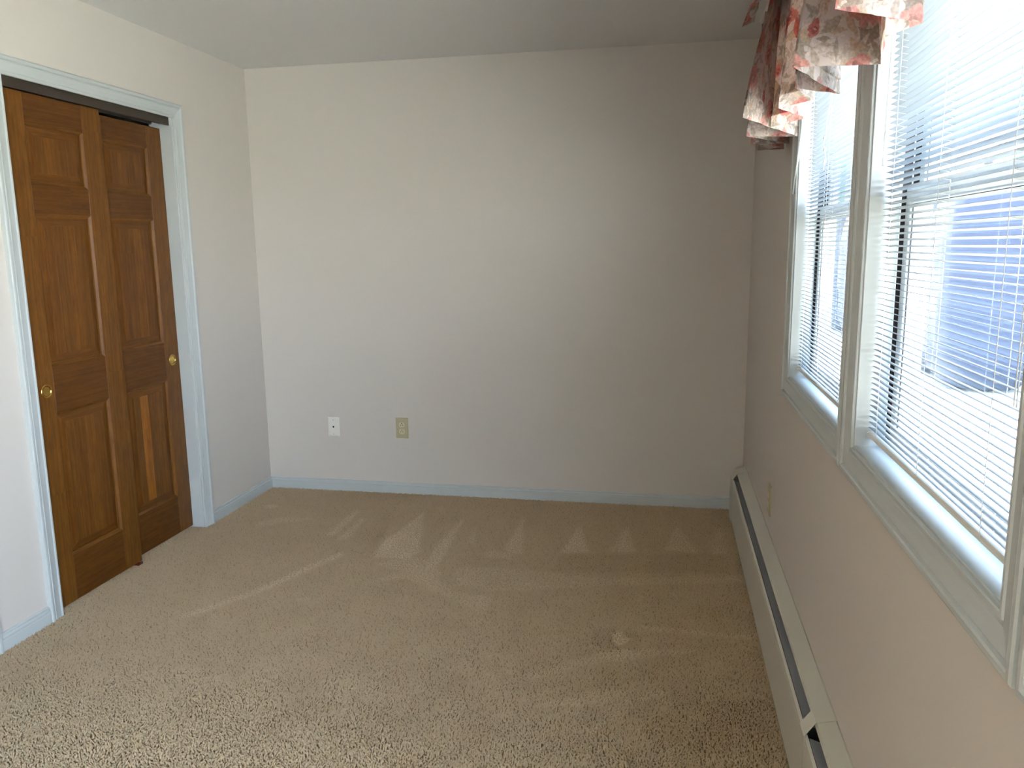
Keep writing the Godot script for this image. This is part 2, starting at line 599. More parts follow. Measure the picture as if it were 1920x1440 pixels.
func shell() -> void:
	# carpet: a grid with low relief and two sets of uvs
	var st := SurfaceTool.new()
	st.begin(Mesh.PRIMITIVE_TRIANGLES)
	var nx := 60
	var nz := 110
	var f := noise(1.3, 2, 14)
	for j in nz + 1:
		for i in nx + 1:
			var p := Vector3(-0.75 + (W + 0.75) * i / nx, 0.0, ZF * j / nz)
			p.y = -0.0055
			st.set_uv(Vector2(p.x, p.z))
			st.set_uv2(Vector2(p.x / 2.7, p.z / 5.265))
			st.set_normal(Vector3.UP)
			st.add_vertex(p)
	for j in nz:
		for i in nx:
			var q := j * (nx + 1) + i
			for k in [q, q + 1, q + nx + 2, q, q + nx + 2, q + nx + 1]: st.add_index(k)
	var fl := thing("floor", Vector3(W * 0.5, -0.02, ZF * 0.5), "beige cut pile carpet with vacuum tracks over the whole floor", "floor", "", "structure")
	var cp := MeshInstance3D.new()
	cp.name = "carpet"
	cp.mesh = st.commit()
	cp.material_override = M.carpet
	fl.add_child(cp)
	cp.position = -fl.position
	pile(fl)
	part(fl, "slab", boxed(Vector3(-0.9, -0.2, -0.16), Vector3(W + WALL, -0.008, ZF + 0.16)), M.siding)
	solo("ceiling", boxed(Vector3(-0.9, H, -0.16), Vector3(W + WALL, H + 0.25, ZF + 0.16)), Vector3(W * 0.5, H, ZF * 0.5), M.ceiling, "plain flat white painted ceiling", "ceiling", "", "structure")
	solo("wall_back", boxed(Vector3(-0.9, -0.008, -0.16), Vector3(W + WALL, H, 0)), Vector3(W * 0.5, 0, 0), M.wall, "plain off white back wall facing the viewer", "wall", "", "structure")
	solo("wall_front", boxed(Vector3(-0.9, -0.008, ZF), Vector3(W + WALL, H, ZF + 0.16)), Vector3(W * 0.5, 0, ZF), M.wall, "plain off white wall behind the viewer", "wall", "", "structure")
	# left wall with the closet opening and the entry door opening
	var l := MB.new()
	for b in [[0.0, 0.700, 0.0, H], [1.7255, 1.999 + 0.067, 0.0, H], [2.9, ZF, 0.0, H], [0.700, 1.7255, 2.048, H], [2.066, 2.9, 2.048, H]]:
		l.box(Vector3(-0.12, b[2] - 0.008, b[0]), Vector3(0, b[3], b[1]))
	solo("wall_left", l, Vector3(0, 0, 2.6), M.wall, "off white left wall around the closet opening", "wall", "", "structure")
	var c := MB.new()
	c.box(Vector3(-0.80, -0.008, 0.0), Vector3(-0.70, H, ZF))
	c.box(Vector3(-0.70, -0.008, 1.95), Vector3(-0.12, H, 2.0))
	solo("wall_closet", c, Vector3(-0.75, 0, 1.0), M.wall, "unlit inner wall of the closet behind the sliding doors", "wall", "", "structure")
	# right wall with three window openings
	var r := MB.new()
	var z := 0.0
	for k in 3:
		var z0 := WIN_Z + WIN_STEP * k + CASING - 0.022
		var z1 := WIN_Z + WIN_STEP * k + WIN_WIDE - CASING + 0.022
		r.box(Vector3(W, -0.008, z), Vector3(W + WALL, H, z0))
		r.box(Vector3(W, -0.008, z0), Vector3(W + WALL, WIN_Y0 + CASING - 0.022, z1))
		r.box(Vector3(W, WIN_Y1 - CASING + 0.022, z0), Vector3(W + WALL, H, z1))
		z = z1
	r.box(Vector3(W, -0.008, z), Vector3(W + WALL, H, ADDED_DOOR_Z0))
	r.box(Vector3(W, ADDED_DOOR_Y, ADDED_DOOR_Z0), Vector3(W + WALL, H, ADDED_DOOR_Z1))
	r.box(Vector3(W, -0.008, ADDED_DOOR_Z1), Vector3(W + WALL, H, ZF))
	solo("wall_right", r, Vector3(W, 0, 2.6), M.wall, "off white right wall holding the row of windows", "wall", "", "structure")

# cut pile: one 0.3 m patch of leaning yarn ends, laid over the floor again and again in four turns
func pile(fl: Node3D) -> void:
	var side := 0.3
	var r := RandomNumberGenerator.new()
	r.seed = 99
	var lay := noise(6.0, 2, 17)
	var m := MB.new()
	var n := 48
	for j in n:
		for i in n:
			var at := Vector3((i + r.randf_range(0.05, 0.95)) * side / n, 0, (j + r.randf_range(0.05, 0.95)) * side / n) - Vector3(side * 0.5, 0, side * 0.5)
			var a := r.randf() * TAU
			var lean := Vector3(cos(a), 0, sin(a)) * r.randf_range(0.001, 0.0075)
			lean += Vector3(lay.get_noise_2d(at.x, at.z), 0, lay.get_noise_2d(at.x + 5.0, at.z)) * 0.004
			var tall := r.randf_range(0.0058, 0.0108)
			var rad := r.randf_range(0.0018, 0.0029)
			var s := m.v.size()
			var rings := [[0.0, 0.7], [0.55, 1.0], [0.86, 0.85], [1.0, 0.25]]
			for q in 4:
				var f: float = rings[q][0]
				var c := at + lean * f * f + Vector3(0, tall * f, 0)
				for k in 5:
					var w := TAU * k / 5.0 + q * 0.5
					var d := Vector3(cos(w), 0.0, sin(w))
					m.vert(c + d * rad * rings[q][1], d + Vector3(0, [0.1, 0.1, 0.9, 3.0][q], 0), Vector2.ZERO)
			for q in 3:
				for k in 5:
					var x := s + q * 5 + k
					var y := s + q * 5 + (k + 1) % 5
					m.ix.append_array(PackedInt32Array([x, y, x + 5, y, y + 5, x + 5]))
			m.ix.append_array(PackedInt32Array([s + 15, s + 16, s + 17, s + 15, s + 17, s + 18, s + 15, s + 18, s + 19]))
	var mm := MultiMesh.new()
	mm.transform_format = MultiMesh.TRANSFORM_3D
	mm.mesh = m.mesh()
	var nx := 10
	var nz := 15
	mm.instance_count = nx * nz
	for j in nz:
		for i in nx:
			var b := Basis(Vector3.UP, (r.randi() % 4) * PI * 0.5)
			mm.set_instance_transform(j * nx + i, Transform3D(b, Vector3(-0.10 + side * (i + 0.5), -0.0058, -0.01 + side * (j + 0.5))))
	var o := MultiMeshInstance3D.new()
	o.name = "pile"
	o.multimesh = mm
	o.material_override = M.pile
	o.set_meta("kind", "stuff")
	fl.add_child(o)
	o.position = -fl.position

# casing: thin at the opening, a bead, then thick at the outer edge
func casing_profile() -> PackedVector2Array:
	return PackedVector2Array([Vector2(0, 0), Vector2(0, 0.0085), Vector2(0.002, 0.0105), Vector2(0.008, 0.0105), Vector2(0.0095, 0.0075), Vector2(0.0125, 0.0072), Vector2(0.015, 0.0095), Vector2(0.030, 0.0118), Vector2(0.044, 0.0150), Vector2(0.0455, 0.0118), Vector2(0.049, 0.0118), Vector2(0.0515, 0.0170), Vector2(0.055, 0.0190), Vector2(0.063, 0.0190), Vector2(0.067, 0.0165), Vector2(0.067, 0)])

func closet() -> void:
	var z0 := 0.713
	var z1 := 1.7125
	var top := 2.03
	var pr := casing_profile()
	var t := thing("trim_1", Vector3(0, 0, (z0 + z1) * 0.5), "white moulded casing around the closet opening", "trim", "", "structure")
	var m := MB.new()
	m.sweep(pr, Vector3(0, 0, z0), Vector3.UP, Vector3.FORWARD, Vector3.RIGHT, 0.0, top, 0.0, 1.0)
	part(t, "casing", m, M.trim)
	m = MB.new()
	m.sweep(pr, Vector3(0, 0, z1), Vector3.UP, Vector3.BACK, Vector3.RIGHT, 0.0, top, 0.0, 1.0)
	part(t, "casing", m, M.trim)
	m = MB.new()
	m.sweep(pr, Vector3(0, top, 0), Vector3.BACK, Vector3.UP, Vector3.RIGHT, z0, z1, -1.0, 1.0)
	part(t, "head_casing", m, M.trim)
	part(t, "jamb", boxed(Vector3(-0.12, 0, z0 - 0.013), Vector3(0.001, top + 0.018, z0 + 0.005), 0.0015), M.trim)
	part(t, "jamb", boxed(Vector3(-0.12, 0, z1 - 0.005), Vector3(0.001, top + 0.018, z1 + 0.013), 0.0015), M.trim)
	part(t, "head_jamb", boxed(Vector3(-0.12, top + 0.005, z0 + 0.005), Vector3(0.001, top + 0.018, z1 - 0.005), 0.0015), M.trim)
	# overhead track
	var k := thing("closet_door_track", Vector3(-0.05, 1.99, (z0 + z1) * 0.5), "dark bronze metal track above the sliding closet doors", "track")
	m = MB.new()
	m.box(Vector3(-0.014, 1.996, z0 + 0.006), Vector3(-0.0115, top + 0.004, z1 - 0.006), 0.0008)
	m.box(Vector3(-0.017, 1.996, z0 + 0.006), Vector3(-0.010, 1.999, z1 - 0.006), 0.0008)
	part(k, "fascia", m, M.bronze)
	m = MB.new()
	m.box(Vector3(-0.108, top - 0.003, z0 + 0.006), Vector3(-0.014, top + 0.004, z1 - 0.006))
	m.box(Vector3(-0.060, 2.005, z0 + 0.006), Vector3(-0.057, top - 0.003, z1 - 0.006))
	m.box(Vector3(-0.106, 2.005, z0 + 0.006), Vector3(-0.103, top - 0.003, z1 - 0.006))
	part(k, "channel", m, M.bronze)
	sliding_door("door_1", -0.0195, 1.191, 1.706, 1.9935, 1.640, [[0, 1, 2, 1], [1, 0, 2, 0], [0, 2, 1, 1]], "front sliding closet door of brown wood, nearer one with a brass pull", 0.0)
	sliding_door("door_2", -0.0625, 0.7195, 1.2345, 1.9835, 0.775, [[0, 3, 0, 2], [1, 0, 2, 1], [1, 2, 0, 1]], "rear sliding closet door of brown wood, farther one partly behind the other", 0.37)
	# floor guide
	var g := thing("door_guide", Vector3(-0.03, 0, 1.205), "small dark red plastic floor guide under the closet doors", "guide")
	m = MB.new()
	m.box(Vector3(-0.058, 0.0, 1.196), Vector3(-0.012, 0.006, 1.226), 0.001)
	part(g, "base", m, std(Color(0.34, 0.10, 0.06), 0.5))
	part(g, "tab", boxed(Vector3(-0.017, 0.006, 1.196), Vector3(-0.012, 0.012, 1.212), 0.001), std(Color(0.34, 0.10, 0.06), 0.5))

# a three-panel door in the plane x = face; z runs from the right stile to the left one
func sliding_door(called: String, face: float, z0: float, z1: float, top: float, pull_z: float, tones: Array, label: String, seed_shift: float) -> void:
	var t := thing(called, Vector3(face - 0.0175, 0.012, (z0 + z1) * 0.5), label, "door", "", "structure")
	var b := 0.012
	var x0 := face - 0.035
	var sw := 0.107
	var ch := 0.0012
	var hole := Transform3D.IDENTITY
	part(t, "stile", boxed(Vector3(x0, b, z0), Vector3(face, top, z0 + sw), ch, 1, Vector2(seed_shift, 0.1)), M.wood)
	part(t, "stile", boxed(Vector3(x0, b, z1 - sw), Vector3(face, top, z1), ch, 1, Vector2(seed_shift + 0.21, 0.53)), M.wood)
	var rows := [[0.20, 0.79], [0.973, 1.557], [1.663, 1.886]]
	var prev := b
	for k in 4:
		var hi: float = top if k == 3 else rows[k][0]
		part(t, "rail", boxed(Vector3(x0 + 0.0002, prev, z0 + sw), Vector3(face - 0.0003, hi, z1 - sw), ch, 2, Vector2(0.13 * k + seed_shift, 0.3 * k)), M.wood_rail)
		if k < 3: prev = rows[k][1]
	for k in 3:
		var y0: float = rows[k][0]
		var y1: float = rows[k][1]
		var a := z0 + sw
		var c := z1 - sw
		# sticking: a moulded lip sloping from the frame down to the panel groove
		var lip := PackedVector2Array([Vector2(0, 0), Vector2(0.002, -0.0015), Vector2(0.008, -0.0075), Vector2(0.011, -0.0085), Vector2(0.011, -0.013), Vector2(0, -0.013)])
		var m := MB.new()
		m.grain = 1
		m.shift = Vector2(seed_shift + 0.4, 0.2)
		m.sweep(lip, Vector3(face - 0.0006, 0, a), Vector3.UP, Vector3.BACK, Vector3.RIGHT, y0, y1, 1.0, -1.0)
		m.sweep(lip, Vector3(face - 0.0006, 0, c), Vector3.UP, Vector3.FORWARD, Vector3.RIGHT, y0, y1, 1.0, -1.0)
		m.grain = 2
		m.sweep(lip, Vector3(face - 0.0006, y0, 0), Vector3.BACK, Vector3.UP, Vector3.RIGHT, a, c, 1.0, -1.0)
		m.sweep(lip, Vector3(face - 0.0006, y1, 0), Vector3.BACK, Vector3.DOWN, Vector3.RIGHT, a, c, 1.0, -1.0)
		part(t, "moulding", m, M.wood)
		# raised panel: bevelled border with a field of glued staves
		var e := 0.034
		var pa := a + 0.010
		var pc := c - 0.010
		var q0 := y0 + 0.010
		var q1 := y1 - 0.010
		var low := face - 0.0135
		var high := face - 0.0045
		m = MB.new()
		m.shift = Vector2(seed_shift + 0.17 * k, 0.31 * k)
		var o := [Vector3(low, q0, pa), Vector3(low, q0, pc), Vector3(low, q1, pc), Vector3(low, q1, pa)]
		var i_ := [Vector3(high - 0.002, q0 + e, pa + e), Vector3(high - 0.002, q0 + e, pc - e), Vector3(high - 0.002, q1 - e, pc - e), Vector3(high - 0.002, q1 - e, pa + e)]
		for s in 4:
			m.grain = 2 if s % 2 == 0 else 1
			m.quad(o[s], i_[s], i_[(s + 1) % 4], o[(s + 1) % 4])
		m.grain = 1
		m.box(Vector3(x0 + 0.01, q0, pa), Vector3(low - 0.0002, q1, pc))
		var pn := part(t, "panel", m, M.wood_b)
		var cut := [0.0, 0.21, 0.48, 0.74, 1.0]
		for s in 4:
			var f0: float = lerpf(pc - e, pa + e, cut[s])
			var f1: float = lerpf(pc - e, pa + e, cut[s + 1])
			part(pn, "stave", boxed(Vector3(low, q0 + e, f1), Vector3(high, q1 - e, f0), 0.0003, 1, Vector2(seed_shift + 0.23 * s + 0.07 * k, 0.41 * s + 0.19 * k)), M.stave[tones[k][s]])
	# flush brass cup pull
	var rim := PackedVector2Array([Vector2(0.0275, -0.001), Vector2(0.0275, 0.0012), Vector2(0.0262, 0.0026), Vector2(0.0238, 0.0030), Vector2(0.0218, 0.0022), Vector2(0.0205, 0.0006)])
	var cup := PackedVector2Array([Vector2(0.0205, 0.0006), Vector2(0.0195, -0.0002), Vector2(0.0175, 0.0003), Vector2(0.008, 0.0007), Vector2(0.0, 0.0008)])
	var pm := MB.new()
	pm.lathe(rim, Vector3(face, 0.882, pull_z), Vector3.RIGHT)
	var pl := part(t, "finger_pull", pm, M.brass, "round brass flush pull")
	pm = MB.new()
	pm.lathe(cup, Vector3(face, 0.882, pull_z), Vector3.RIGHT)
	part(pl, "cup", pm, M.brass)

func entry_door() -> void:
	var z0 := 2.079
	var z1 := 2.887
	var pr := casing_profile()
	var t := thing("trim_2", Vector3(0, 0, 2.48), "white moulded casing at the left edge of the picture", "trim", "", "structure")
	var m := MB.new()
	m.sweep(pr, Vector3(0, 0, z0), Vector3.UP, Vector3.FORWARD, Vector3.RIGHT, 0.0, 2.03, 0.0, 1.0)
	part(t, "casing", m, M.trim)
	m = MB.new()
	m.sweep(pr, Vector3(0, 0, z1), Vector3.UP, Vector3.BACK, Vector3.RIGHT, 0.0, 2.03, 0.0, 1.0)
	part(t, "casing", m, M.trim)
	m = MB.new()
	m.sweep(pr, Vector3(0, 2.03, 0), Vector3.BACK, Vector3.UP, Vector3.RIGHT, z0, z1, -1.0, 1.0)
	part(t, "head_casing", m, M.trim)
	part(t, "jamb", boxed(Vector3(-0.12, 0, z0 - 0.013), Vector3(0.001, 2.048, z0 + 0.005), 0.0015), M.trim)
	part(t, "jamb", boxed(Vector3(-0.12, 0, z1 - 0.005), Vector3(0.001, 2.048, z1 + 0.013), 0.0015), M.trim)
	part(t, "head_jamb", boxed(Vector3(-0.12, 2.035, z0 + 0.005), Vector3(0.001, 2.048, z1 - 0.005), 0.0015), M.trim)
	var d := thing("door_3", Vector3(-0.03, 0, 2.48), "brown wooden entry door beside the viewer", "door", "", "structure")
	part(d, "leaf", boxed(Vector3(-0.05, 0.012, z0 + 0.008), Vector3(-0.012, 2.031, z1 - 0.008), 0.0015), M.wood)
	m = MB.new()
	m.lathe(PackedVector2Array([Vector2(0.03, 0), Vector2(0.03, 0.004), Vector2(0.011, 0.008), Vector2(0.011, 0.03), Vector2(0.024, 0.036), Vector2(0.027, 0.048), Vector2(0.02, 0.058), Vector2(0, 0.061)]), Vector3(-0.012, 0.92, z1 - 0.075), Vector3.RIGHT)
	part(d, "knob", m, M.brass)

# unseen brown wooden cabinet added on the left wall: it takes the light that would fall back on the window wall
func added_wardrobe() -> void:
	var z0 := 3.15
	var z1 := 5.55
	var d := 0.55
	var t := thing("added_wardrobe", Vector3(d * 0.5 + 0.02, 0, (z0 + z1) * 0.5), "unseen brown wooden cabinet added beside the viewer to absorb bounced light", "added_wardrobe")
	part(t, "body", boxed(Vector3(0.02, 0.06, z0), Vector3(d, 2.08, z1), 0.003), M.wood_rail)
	part(t, "plinth", boxed(Vector3(0.04, 0.001, z0 + 0.02), Vector3(d - 0.03, 0.06, z1 - 0.02), 0.002), M.wood_rail)
	part(t, "cornice", boxed(Vector3(0.016, 2.08, z0 - 0.02), Vector3(d + 0.03, 2.13, z1 + 0.02), 0.01), M.wood)
	for k in 4:
		var a := lerpf(z0, z1, k / 4.0) + 0.004
		var b := lerpf(z0, z1, (k + 1) / 4.0) - 0.004
		var dr := part(t, "door", boxed(Vector3(d, 0.08, a), Vector3(d + 0.02, 2.06, b), 0.003, 1, Vector2(0.3 * k, 0.2 * k)), M.wood)
		part(dr, "panel", boxed(Vector3(d + 0.02, 0.2, a + 0.09), Vector3(d + 0.026, 1.94, b - 0.09), 0.004, 1, Vector2(0.2 * k, 0.5)), M.wood_b)
		var m := MB.new()
		m.lathe(PackedVector2Array([Vector2(0.006, 0), Vector2(0.006, 0.012), Vector2(0.014, 0.018), Vector2(0.014, 0.024), Vector2(0, 0.028)]), Vector3(d + 0.02, 1.05, b - 0.04 if k % 2 == 0 else a + 0.04), Vector3.RIGHT, 16)
		part(dr, "knob", m, M.brass)

func baseboards() -> void:
	# hidden a little by the pile: 0.066 shows
	var pr := PackedVector2Array([Vector2(-0.004, 0), Vector2(-0.004, 0.0135), Vector2(0.040, 0.0135), Vector2(0.0425, 0.0120), Vector2(0.045, 0.0120), Vector2(0.0475, 0.0132), Vector2(0.052, 0.0125), Vector2(0.056, 0.0085), Vector2(0.0585, 0.0080), Vector2(0.061, 0.0088), Vector2(0.064, 0.0075), Vector2(0.066, 0.0045), Vector2(0.066, 0)])
	var m := MB.new()
	# mitred towards the corner by the board's own thickness: run the ends together
	m.sweep(pr, Vector3.ZERO, Vector3.RIGHT, Vector3.UP, Vector3.BACK, 0.0, W - 0.002)
	solo("baseboard_back", m, Vector3(W * 0.5, 0, 0), M.trim, "white moulded baseboard along the back wall", "baseboard", "", "structure")
	m = MB.new()
	m.sweep(pr, Vector3.ZERO, Vector3.BACK, Vector3.UP, Vector3.RIGHT, 0.0, 0.646)
	m.sweep(pr, Vector3.ZERO, Vector3.BACK, Vector3.UP, Vector3.RIGHT, 1.7795, 2.012)
	m.sweep(pr, Vector3.ZERO, Vector3.BACK, Vector3.UP, Vector3.RIGHT, 2.954, ZF)
	solo("baseboard_left", m, Vector3(0, 0, 0.3), M.trim, "white moulded baseboard along the left wall beside the closet", "baseboard", "", "structure")

func windows() -> void:
	var o0 := WIN_Z
	var o1 := WIN_Z + WIN_WIDE
	var i0 := o0 + CASING
	var i1 := o1 - CASING
	var y0 := WIN_Y0 + CASING
	var y1 := WIN_Y1 - CASING
	var pr := casing_profile()
	var t := thing("window_1", Vector3(W, WIN_Y0, (o0 + o1) * 0.5), "far double hung window with white casing, by the back wall", "window", "windows along the right wall", "structure")
	var m := MB.new()
	m.sweep(pr, Vector3(W, 0, i0), Vector3.UP, Vector3.FORWARD, Vector3.LEFT, y0, y1, -1.0, 1.0)
	part(t, "casing", m, M.trim)
	m = MB.new()
	m.sweep(pr, Vector3(W, 0, i1), Vector3.UP, Vector3.BACK, Vector3.LEFT, y0, y1, -1.0, 1.0)
	part(t, "casing", m, M.trim)
	m = MB.new()
	m.sweep(pr, Vector3(W, y1, 0), Vector3.BACK, Vector3.UP, Vector3.LEFT, i0, i1, -1.0, 1.0)
	part(t, "casing", m, M.trim)
	m = MB.new()
	m.sweep(pr, Vector3(W, y0, 0), Vector3.BACK, Vector3.DOWN, Vector3.LEFT, i0, i1, -1.0, 1.0)
	part(t, "casing", m, M.trim)
	# jamb extension boards, set back from the casing edge
	var j0 := i0 + 0.005
	var j1 := i1 - 0.005
	var s0 := y0 + 0.005
	var s1 := y1 - 0.005
	part(t, "jamb", boxed(Vector3(W - 0.004, y0 - 0.016, i0 - 0.016), Vector3(W + 0.060, y1 + 0.016, j0), 0.0012), M.trim)
	part(t, "jamb", boxed(Vector3(W - 0.004, y0 - 0.016, j1), Vector3(W + 0.060, y1 + 0.016, i1 + 0.016), 0.0012), M.trim)
	part(t, "head_jamb", boxed(Vector3(W - 0.004, s1, j0), Vector3(W + 0.060, y1 + 0.016, j1), 0.0012), M.trim)
	part(t, "sill", boxed(Vector3(W - 0.004, y0 - 0.016, j0), Vector3(W + 0.060, s0, j1), 0.0012), M.trim)
	# frame with jamb liners
	m = MB.new()
	m.box(Vector3(W + 0.0605, y0 - 0.02, i0 - 0.02), Vector3(W + WALL, y1 + 0.02, j0 - 0.002))
	m.box(Vector3(W + 0.0605, y0 - 0.02, j1 + 0.002), Vector3(W + WALL, y1 + 0.02, i1 + 0.02))
	m.box(Vector3(W + 0.0605, s1 + 0.002, j0 - 0.002), Vector3(W + WALL, y1 + 0.02, j1 + 0.002))
	m.box(Vector3(W + 0.0605, y0 - 0.02, j0 - 0.002), Vector3(W + WALL, s0 - 0.002, j1 + 0.002))
	part(t, "frame", m, M.vinyl)
	for s in [[j0 - 0.002, j0 - 0.001], [j1 + 0.001, j1 + 0.002]]:
		part(t, "jamb_liner", boxed(Vector3(W + 0.061, s0, s[0]), Vector3(W + 0.078, s1, s[1])), M.track, "dark brown sash track")
		part(t, "jamb_liner", boxed(Vector3(W + 0.081, 1.50, s[0]), Vector3(W + 0.1135, s1, s[1])), M.track, "dark brown sash track")
		part(t, "jamb_liner", boxed(Vector3(W + 0.0783, s0, s[0]), Vector3(W + 0.0807, s1, s[1] + (0.001 if s[0] < 2.0 else 0.0))), M.vinyl)
	var mid := 1.520
	sash(t, "lower_sash", W + 0.069, W + 0.090, j0, j1, s0, mid, 0.034, 0.046, 0.034)
	sash(t, "upper_sash", W + 0.092, W + 0.113, j0, j1, mid - 0.034, s1, 0.034, 0.034, 0.040)
	# sash lock on the meeting rail
	m = MB.new()
	m.box(Vector3(W + 0.071, mid, (j0 + j1) * 0.5 - 0.03), Vector3(W + 0.089, mid + 0.008, (j0 + j1) * 0.5 + 0.03), 0.002)
	m.box(Vector3(W + 0.075, mid + 0.008, (j0 + j1) * 0.5 - 0.012), Vector3(W + 0.085, mid + 0.016, (j0 + j1) * 0.5 + 0.03), 0.002)
	part(t, "sash_lock", m, M.plate_white)
	# half insect screen outside the lower sash
	m = MB.new()
	m.box(Vector3(W + 0.1155, s0, j0), Vector3(W + 0.120, mid, j0 + 0.009))
	m.box(Vector3(W + 0.1155, s0, j1 - 0.009), Vector3(W + 0.120, mid, j1))
	m.box(Vector3(W + 0.1155, s0, j0), Vector3(W + 0.120, s0 + 0.016, j1))
	m.box(Vector3(W + 0.1155, mid - 0.016, j0), Vector3(W + 0.120, mid, j1))
	var sc := part(t, "insect_screen", m, M.vinyl)
	m = MB.new()
	m.quad(Vector3(W + 0.118, s0 + 0.014, j1 - 0.014), Vector3(W + 0.118, s0 + 0.014, j0 + 0.014), Vector3(W + 0.118, mid - 0.014, j0 + 0.014), Vector3(W + 0.118, mid - 0.014, j1 - 0.014))
	part(sc, "mesh", m, M.screen)
	copy(t, "window_2", Vector3(0, 0, WIN_STEP), "near double hung window with white casing, largest in the picture")
	copy(t, "window_3", Vector3(0, 0, WIN_STEP * 2), "window with white casing beside the viewer, past the right edge of the picture")
	# fillers between the casings
	for k in 2:
		var z := WIN_Z + WIN_STEP * k + WIN_WIDE
		solo("trim_%d" % (3 + k), boxed(Vector3(W - 0.006, WIN_Y0, z), Vector3(W + 0.001, WIN_Y1, z + WIN_STEP - WIN_WIDE)), Vector3(W, WIN_Y0, z + 0.006), M.trim, ["narrow recessed strip between the far and the near window casing", "narrow recessed strip at the near end of the near window casing"][k], "trim", "", "structure")

# an unseen two-panel glass door, added past the right edge to bring in daylight
func added_patio_door() -> void:
	var t := thing("door_4", Vector3(W + 0.08, 0, (ADDED_DOOR_Z0 + ADDED_DOOR_Z1) * 0.5), "unseen white framed sliding glass door added beside the viewer to bring in daylight", "door", "", "structure")
	var m := MB.new()
	m.box(Vector3(W, 0, ADDED_DOOR_Z0), Vector3(W + WALL, ADDED_DOOR_Y, ADDED_DOOR_Z0 + 0.03))
	m.box(Vector3(W, 0, ADDED_DOOR_Z1 - 0.03), Vector3(W + WALL, ADDED_DOOR_Y, ADDED_DOOR_Z1))
	m.box(Vector3(W, ADDED_DOOR_Y - 0.03, ADDED_DOOR_Z0 + 0.03), Vector3(W + WALL, ADDED_DOOR_Y, ADDED_DOOR_Z1 - 0.03))
	m.box(Vector3(W, -0.008, ADDED_DOOR_Z0 + 0.03), Vector3(W + WALL, 0.02, ADDED_DOOR_Z1 - 0.03))
	part(t, "frame", m, M.vinyl)
	var mid := (ADDED_DOOR_Z0 + ADDED_DOOR_Z1) * 0.5
	sash(t, "sliding_panel", W + 0.03, W + 0.06, ADDED_DOOR_Z0 + 0.03, mid + 0.03, 0.02, ADDED_DOOR_Y - 0.03, 0.06, 0.08, 0.06)
	sash(t, "fixed_panel", W + 0.068, W + 0.098, mid - 0.03, ADDED_DOOR_Z1 - 0.03, 0.02, ADDED_DOOR_Y - 0.03, 0.06, 0.08, 0.06)

func sash(t: Node3D, called: String, x0: float, x1: float, z0: float, z1: float, y0: float, y1: float, st: float, low: float, high: float) -> void:
	var m := MB.new()
	m.box(Vector3(x0, y0, z0), Vector3(x1, y1, z0 + st), 0.002)
	m.box(Vector3(x0, y0, z1 - st), Vector3(x1, y1, z1), 0.002)
	m.box(Vector3(x0, y0, z0 + st), Vector3(x1, y0 + low, z1 - st), 0.002)
	m.box(Vector3(x0, y1 - high, z0 + st), Vector3(x1, y1, z1 - st), 0.002)
	var s := part(t, called, m, M.vinyl)
	m = MB.new()
	var g := 0.003
	var xa := (x0 + x1) * 0.5 - 0.006
	var xb := xa + 0.002
	m.box(Vector3(xa, y0 + low, z0 + st), Vector3(xb, y0 + low + g, z1 - st))
	m.box(Vector3(xa, y1 - high - g, z0 + st), Vector3(xb, y1 - high, z1 - st))
	m.box(Vector3(xa, y0 + low, z0 + st), Vector3(xb, y1 - high, z0 + st + g))
	m.box(Vector3(xa, y0 + low, z1 - st - g), Vector3(xb, y1 - high, z1 - st))
	part(s, "gasket", m, M.gap)
	m = MB.new()
	var xm := (x0 + x1) * 0.5
	m.quad(Vector3(xm, y0 + low, z1 - st), Vector3(xm, y0 + low, z0 + st), Vector3(xm, y1 - high, z0 + st), Vector3(xm, y1 - high, z1 - st))
	part(s, "pane", m, M.glass)

